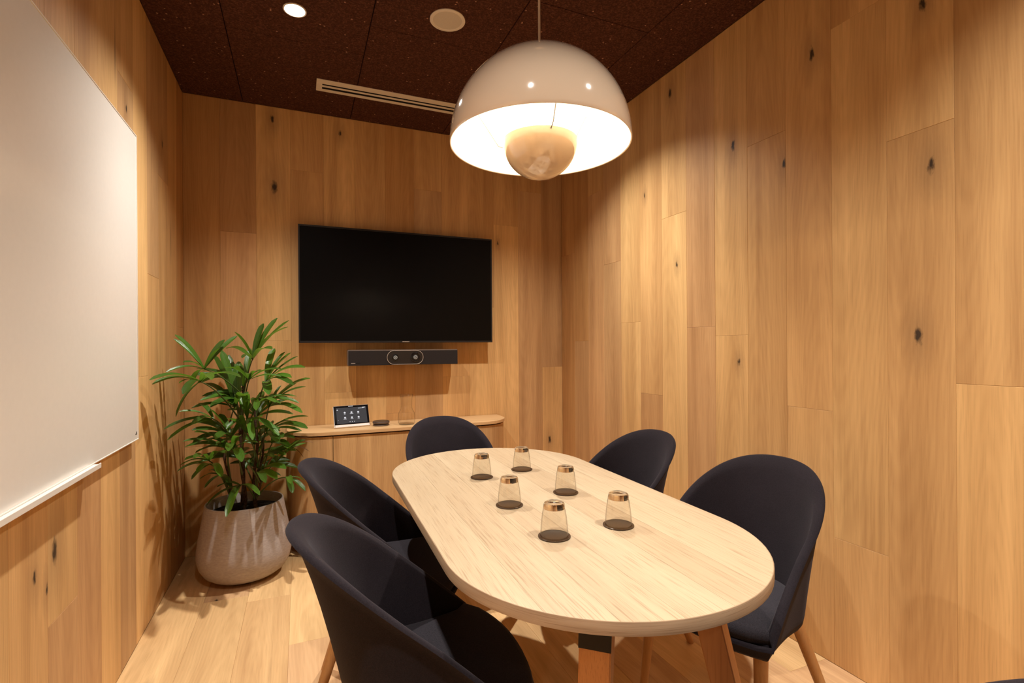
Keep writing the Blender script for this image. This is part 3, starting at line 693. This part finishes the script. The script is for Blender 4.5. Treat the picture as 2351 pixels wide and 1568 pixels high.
def loft(name, rings, mat, parent, c0=None, c1=None):
    V, F = [], []
    for r in rings: V += r
    for q in range(len(rings) - 1):
        for i in range(M): F.append((q * M + i, q * M + (i + 1) % M, (q + 1) * M + (i + 1) % M, (q + 1) * M + i))
    if c0: V.append(c0); F += [(len(V) - 1, (i + 1) % M, i) for i in range(M)]
    if c1: V.append(c1); o_ = (len(rings) - 1) * M; F += [(len(V) - 1, o_ + i, o_ + (i + 1) % M) for i in range(M)]
    o = mesh(name, V, F, mat, parent, True)
    bm = bmesh.new(); bm.from_mesh(o.data); bmesh.ops.recalc_face_normals(bm, faces=bm.faces); bm.to_mesh(o.data); bm.free()
    return sharp(o, 60)
def make_chair(label, loc, rz_):
    t = thing('tub_chair', label, 'chair', loc, rz_, 'black felt tub chairs around the table')
    TH_ = 0.021
    rings = [[(x * 0.8, y * 0.8, z - 0.012) for x, y, z in ring(1.0, 0.012)], ring(1.0, 0.010, -0.006), ring(0.97, 0.002)]
    rings += [ring(s, 0.0) for s in (0.9, 0.85, 0.7, 0.55, 0.4, 0.25, 0.12, 0.04)]
    rings += [ring(0.0, 0.000, -0.007), ring(0.0, 0.003, -0.002), ring(0.0, 0.009, 0.001), ring(0.0, 0.016, -0.001), ring(0.0, TH_, -0.006)]
    rings += [ring(s, TH_, 0.0, 0.0, 0.425) for s in (0.04, 0.1, 0.2, 0.35, 0.5, 0.65, 0.8, 0.92, 1.0)]
    loft('shell', rings, 'felt_shell', t, (0, 0, 0.378), (0.03, 0, 0.425))
    # piping where shell and inner lining meet
    def cush(z, inset):
        out = []
        for i in range(M):
            s = max(0.12, min(1.0, (rz[i] - z) / (rz[i] - 0.415))); r, b_ = Vector(rim2[i]), Vector(bot2[i])
            nn = nr[i] * (1 - s) + nb_[i] * s; front = rim2[i][0] > CUF - 0.001 and abs(rim2[i][1]) < CBF - 0.001
            p = (Vector((rim2[i][0] * 0.985, rim2[i][1] * 0.905)) - nn * inset) if front else (r.lerp(b_, s ** 0.7) - nn * (inset + TH_ - 0.003))
            out.append((p.x, p.y, z))
        return out
    ct = cush(0.452, 0.0)
    loft('seat', [[(x, y, 0.428) for x, y, z in cush(0.452, 0.014)], [(x, y, 0.434) for x, y, z in cush(0.452, 0.002)], [(x, y, 0.448) for x, y, z in ct], [(x, y, 0.459) for x, y, z in cush(0.452, 0.005)],
                  [(x, y, 0.4655) for x, y, z in cush(0.452, 0.018)], [(x * 0.75, y * 0.75, 0.469) for x, y, z in ct], [(x * 0.35, y * 0.35, 0.467) for x, y, z in ct]], 'felt_seat', t, (0, 0, 0.43), (0.0, 0, 0.466))
    for su in (-1, 1):
        for sv in (-1, 1):
            a, b_ = Vector((0.168 if su > 0 else -0.075, sv * (0.185 if su > 0 else 0.125), 0.400)), Vector((su * 0.205, sv * 0.205, 0.0))
            pts = [a.lerp(b_, k / 6) for k in range(7)]
            tube('leg', pts, [0.0185 - 0.0065 * k / 6 for k in range(7)], 'oak_leg', t, 16)
    return t
CH = [(1.2364, 1.1698, 188.374, 'black tub chair on the near right of the table, its seat and oak legs showing'),
      (1.2156, 1.7832, 181.388, 'black tub chair on the far right, its rounded back rising behind the tabletop'),
      (0.6935, 2.4264, -87.703, 'black tub chair at the far head of the table, before the sideboard'),
      (0.2137, 1.1462, -2.863, 'black tub chair on the near left, cut off by the bottom of the photo'),
      (0.2329, 1.7419, -11.841, 'black tub chair on the far left of the table, next to the potted palm'),
      (0.7000, 0.4500, 93.8, 'black tub chair at the near head of the table, only its back rim in view')]
c0 = None
for x, y, a, lb in CH:
    if c0 is None: c0 = make_chair(lb, (x, y, 0), math.radians(a))
    else: dup(c0, (x, y, 0), math.radians(a), lb)

# ================================================================== POTTED PALM
PX, PY = -0.272, 2.975
t = thing('potted_palm', 'leafy green fan palm in a grey concrete pot in the left corner', 'plant', (PX, PY, 0))
pr = [(0, 0.012), (0.135, 0.012), (0.160, 0.020), (0.190, 0.042), (0.212, 0.080), (0.2215, 0.125), (0.2205, 0.165), (0.212, 0.225), (0.200, 0.290), (0.189, 0.350), (0.1835, 0.385), (0.1815, 0.389), (0.1765, 0.389), (0.1745, 0.385), (0.1755, 0.34), (0.17, 0.30)]
lathe('pot', pr, 'pot_concrete', t, 72, smooth_deg=50)
lathe('pot_foot', [(0, 0), (0.118, 0.0), (0.118, 0.013), (0, 0.013)], 'dark_void', t, 40)
lathe('soil', [(0.176, 0.335), (0.12, 0.345), (0.05, 0.352), (0, 0.355)], 'soil', t, 40)
FRONDS = [[[-0.426,2.802,1.084],[[-0.537,2.761,1.246],[-0.555,2.834,1.229],[-0.343,2.832,1.224],[-0.292,2.876,1.245],[-0.494,2.7,1.119],[-0.558,2.694,1.076],[-0.349,2.715,1.182],[-0.498,2.918,1.01]]],[[-0.427,2.705,1.03],[[-0.575,2.503,1.052],[-0.575,2.543,1.032],[-0.52,2.689,0.875],[-0.529,2.801,1.019],[-0.245,2.52,1.054],[-0.343,2.431,1.051],[-0.458,2.501,0.99]]],[[-0.238,3.048,1.122],[[-0.186,3.081,1.317],[-0.118,3.106,1.35],[-0.056,2.994,1.331],[-0.06,2.887,1.291],[-0.314,2.95,1.267],[-0.271,2.867,1.133],[-0.135,2.842,1.176],[-0.384,3.239,1.182]]],[[-0.173,2.999,1.004],[[0.02,2.864,1.079],[-0.013,2.987,1.137],[-0.08,3.069,1.16],[-0.047,2.947,1.156],[-0.034,2.778,0.995],[-0.044,2.837,1.029],[-0.145,2.771,0.952],[-0.135,3.113,1.18]]],[[-0.314,2.95,0.879],[[-0.379,2.999,1.173],[-0.301,3.031,1.112],[-0.495,2.895,0.89],[-0.395,2.767,0.913],[-0.405,2.901,1.156],[-0.236,2.679,0.964],[-0.354,3.075,1.147],[-0.47,3.102,0.998]]],[[-0.158,3.015,0.866],[[0.046,2.875,1.02],[0.025,2.96,0.971],[-0.065,2.813,0.916],[0.006,2.816,0.848],[-0.019,2.935,0.854],[-0.102,3.1,0.973],[-0.182,2.808,0.931],[-0.023,3.045,0.986]]],[[-0.387,2.785,0.844],[[-0.516,2.731,0.893],[-0.575,2.728,0.816],[-0.562,2.729,0.765],[-0.443,2.592,0.848],[-0.465,2.883,0.915]]],[[-0.319,2.843,0.74],[[-0.393,2.745,0.893],[-0.469,2.744,0.802],[-0.356,2.621,0.773],[-0.449,2.952,0.699],[-0.271,2.932,0.823],[-0.382,2.956,0.848]]],[[-0.169,2.976,0.737],[[0.03,2.763,0.773],[0.002,2.883,0.744],[0.035,2.956,0.811],[-0.101,2.731,0.718],[-0.132,2.765,0.803],[-0.047,3.033,0.784]]],[[-0.307,2.784,0.69],[[-0.19,2.681,0.734],[-0.26,2.602,0.781],[-0.247,2.564,0.672],[-0.293,2.508,0.734],[-0.51,2.815,0.715],[-0.482,2.923,0.664],[-0.449,2.952,0.721]]],[[-0.407,2.794,0.644],[[-0.527,2.736,0.617],[-0.483,2.663,0.682],[-0.319,2.627,0.704],[-0.537,2.87,0.62],[-0.435,2.589,0.7]]],[[-0.144,3.009,0.669],[[-0.03,2.853,0.714],[-0.003,2.971,0.726],[-0.054,2.809,0.67],[-0.083,2.766,0.735],[-0.114,3.083,0.734]]],[[-0.212,2.929,0.535],[[-0.07,2.761,0.58],[-0.111,2.757,0.534],[-0.099,2.903,0.516],[-0.068,2.955,0.575],[-0.158,2.689,0.538]]],[[-0.281,2.849,0.499],[[-0.184,2.679,0.484],[-0.315,2.712,0.457],[-0.431,2.858,0.412],[-0.317,2.626,0.416],[-0.393,2.95,0.478]]],[[-0.068,2.847,0.516],[[-0.04,2.727,0.464],[0.018,2.789,0.452],[0.017,2.866,0.485],[-0.047,2.686,0.522]]],[[-0.407,2.826,0.621],[[-0.479,2.791,0.563],[-0.335,2.623,0.598],[-0.553,2.887,0.588],[-0.441,2.688,0.615]]],[[-0.25,2.869,0.829],[[-0.238,2.626,0.97],[-0.1,2.698,0.758],[-0.331,2.773,0.794],[-0.184,2.841,0.961],[-0.301,2.945,0.957],[-0.208,2.635,0.755]]],[[-0.286,3.101,0.968],[[-0.379,3.194,1.134],[-0.261,3.199,1.181],[-0.295,2.888,1.093],[-0.19,2.952,1.066],[-0.409,3.098,1.066],[-0.326,2.901,0.896]]],[[-0.225,3.108,0.594],[[-0.114,3.061,0.569],[-0.185,3.178,0.663],[-0.094,3.118,0.617],[-0.281,3.023,0.535]]],[[-0.395,3.049,0.517],[[-0.461,3.022,0.463],[-0.456,3.129,0.529],[-0.325,2.868,0.487],[-0.5,3.147,0.482]]]]
def leaflet(parent, hub, tip, up, wdt):
    hub, tip = Vector(hub), Vector(tip); d = tip - hub; ln = d.length; dn = d.normalized()
    side = dn.cross(up); side = side.normalized() if side.length > 1e-3 else dn.orthogonal().normalized()
    nn = side.cross(dn).normalized()
    if nn.z < 0: nn = -nn; side = -side
    V, F, UV = [], [], []
    K = 9
    for k in range(K + 1):
        s = k / K
        arch = 0.10 * ln * math.sin(PI * s) if d.z < 0.6 * ln else 0.05 * ln * math.sin(PI * s)
        c = hub + d * s + nn * arch * 0.5 + Vector((0, 0, arch * 0.6))
        wp = wdt * (0.16 + 0.84 * math.sin(PI * min(1.0, s * 0.74 + 0.02)) ** 0.85)
        if s > 0.86: wp *= (1 - ((s - 0.86) / 0.14) ** 2 * 0.72)
        for q, (a, h_) in enumerate(((-1, 0.20), (-0.5, 0.09), (0, 0), (0.5, 0.09), (1, 0.20))):
            V.append(c + side * a * wp / 2 + nn * h_ * wp); UV.append((q / 4, s))
    for k in range(K):
        for q in range(4): F.append((k * 5 + q, k * 5 + q + 1, (k + 1) * 5 + q + 1, (k + 1) * 5 + q))
    o = mesh('leaflet', V, F, 'palm_green', parent, True)
    uv = o.data.uv_layers.new(name='UVMap')
    for l_ in o.data.loops: uv.data[l_.index].uv = UV[l_.vertex_index]
    return o
base = Vector((PX, PY, 0))
canes = [(-0.055, -0.02, -0.09, 0.0, 0.66), (0.0, -0.035, -0.01, -0.06, 0.80), (0.045, 0.0, 0.055, 0.02, 0.86), (-0.015, 0.04, -0.02, 0.06, 0.98), (0.03, 0.05, 0.09, 0.06, 0.70), (0.05, -0.04, 0.08, -0.06, 0.56)]
cane_pts = []
for x0, y0, x1, y1, zt in canes:
    p = [Vector((x0 + (x1 - x0) * s + 0.008 * math.sin(9 * s + x0 * 50), y0 + (y1 - y0) * s, 0.345 + (zt - 0.345) * s)) for s in [k / 8 for k in range(9)]]
    tube('stem', p, [0.0085 + 0.0012 * ((k % 2) * 2 - 1) - 0.0004 * k for k in range(9)], 'stem_fibre', t, 10); cane_pts += p[2:]
rp = random.Random(11)
for k in range(15):          # inner fronds that fill the crown
    a = rp.uniform(0, 2 * PI); rr = rp.uniform(0.03, 0.17); z = rp.uniform(0.52, 1.06)
    hb = Vector((PX + 0.03 + rr * math.cos(a), PY - 0.03 + rr * math.sin(a), z)); out = Vector((math.cos(a), math.sin(a), rp.uniform(-0.1, 0.9))).normalized()
    sd = out.cross(Vector((0, 0, 1))).normalized(); tp = []
    for j in range(rp.randint(5, 7)):
        b_ = math.radians(-75 + 25 * j + rp.uniform(-8, 8)); p = hb + (out * math.cos(b_) + sd * math.sin(b_) + Vector((0, 0, rp.uniform(-0.2, 0.1)))) * rp.uniform(0.14, 0.20)
        tp.append((max(p.x, XL + 0.03), min(p.y, YB - 0.03), p.z))
    FRONDS.append([tuple(hb), tp])
for hub, tips in FRONDS:
    h = Vector(hub) - base
    cand = [p for p in cane_pts if p.z < h.z + 0.05] or cane_pts
    a = min(cand, key=lambda p: (p - h).length + 1.3 * abs(p.z - (h.z - 0.22)))
    m_ = a.lerp(h, 0.55) + Vector((0, 0, 0.06))
    bz_ = [(a * (1 - s) ** 2 + m_ * 2 * s * (1 - s) + h * s * s) for s in [k / 8 for k in range(9)]]
    fr = tube('frond', bz_, [0.0042 - 0.0016 * k / 8 for k in range(9)], 'petiole_green', t, 7)
    axis = (h - bz_[-3]).normalized()
    tl = [Vector(p) - base for p in tips]
    mean = sum(((p - h).normalized() for p in tl), Vector()) / len(tl)
    up = (Vector((0, 0, 1)) - mean * 0.35 + Vector((0.0, -0.35, 0))).normalized()
    for p in tl:
        leaflet(fr, h, p, up, random.uniform(0.025, 0.040) * min(1.2, max(0.7, (p - h).length / 0.2)))
# dry brown frond at the back right of the plant
h = Vector((-0.06, 2.93, 0.66)) - base
fr = tube('frond', [cane_pts[-3], (cane_pts[-3] + h) / 2 + Vector((0, 0, 0.05)), h], [0.004, 0.003, 0.0025], 'brown_leaf', t, 6); fr['label'] = 'dry brown frond'
for dx, dy, dz in ((0.12, -0.05, 0.02), (0.10, -0.03, -0.03), (0.09, -0.06, 0.05), (0.07, -0.02, -0.06)):
    o = leaflet(fr, h, h + Vector((dx, dy, dz)), Vector((0, 0, 1)), 0.010); o.data.materials[0] = MAT['brown_leaf']
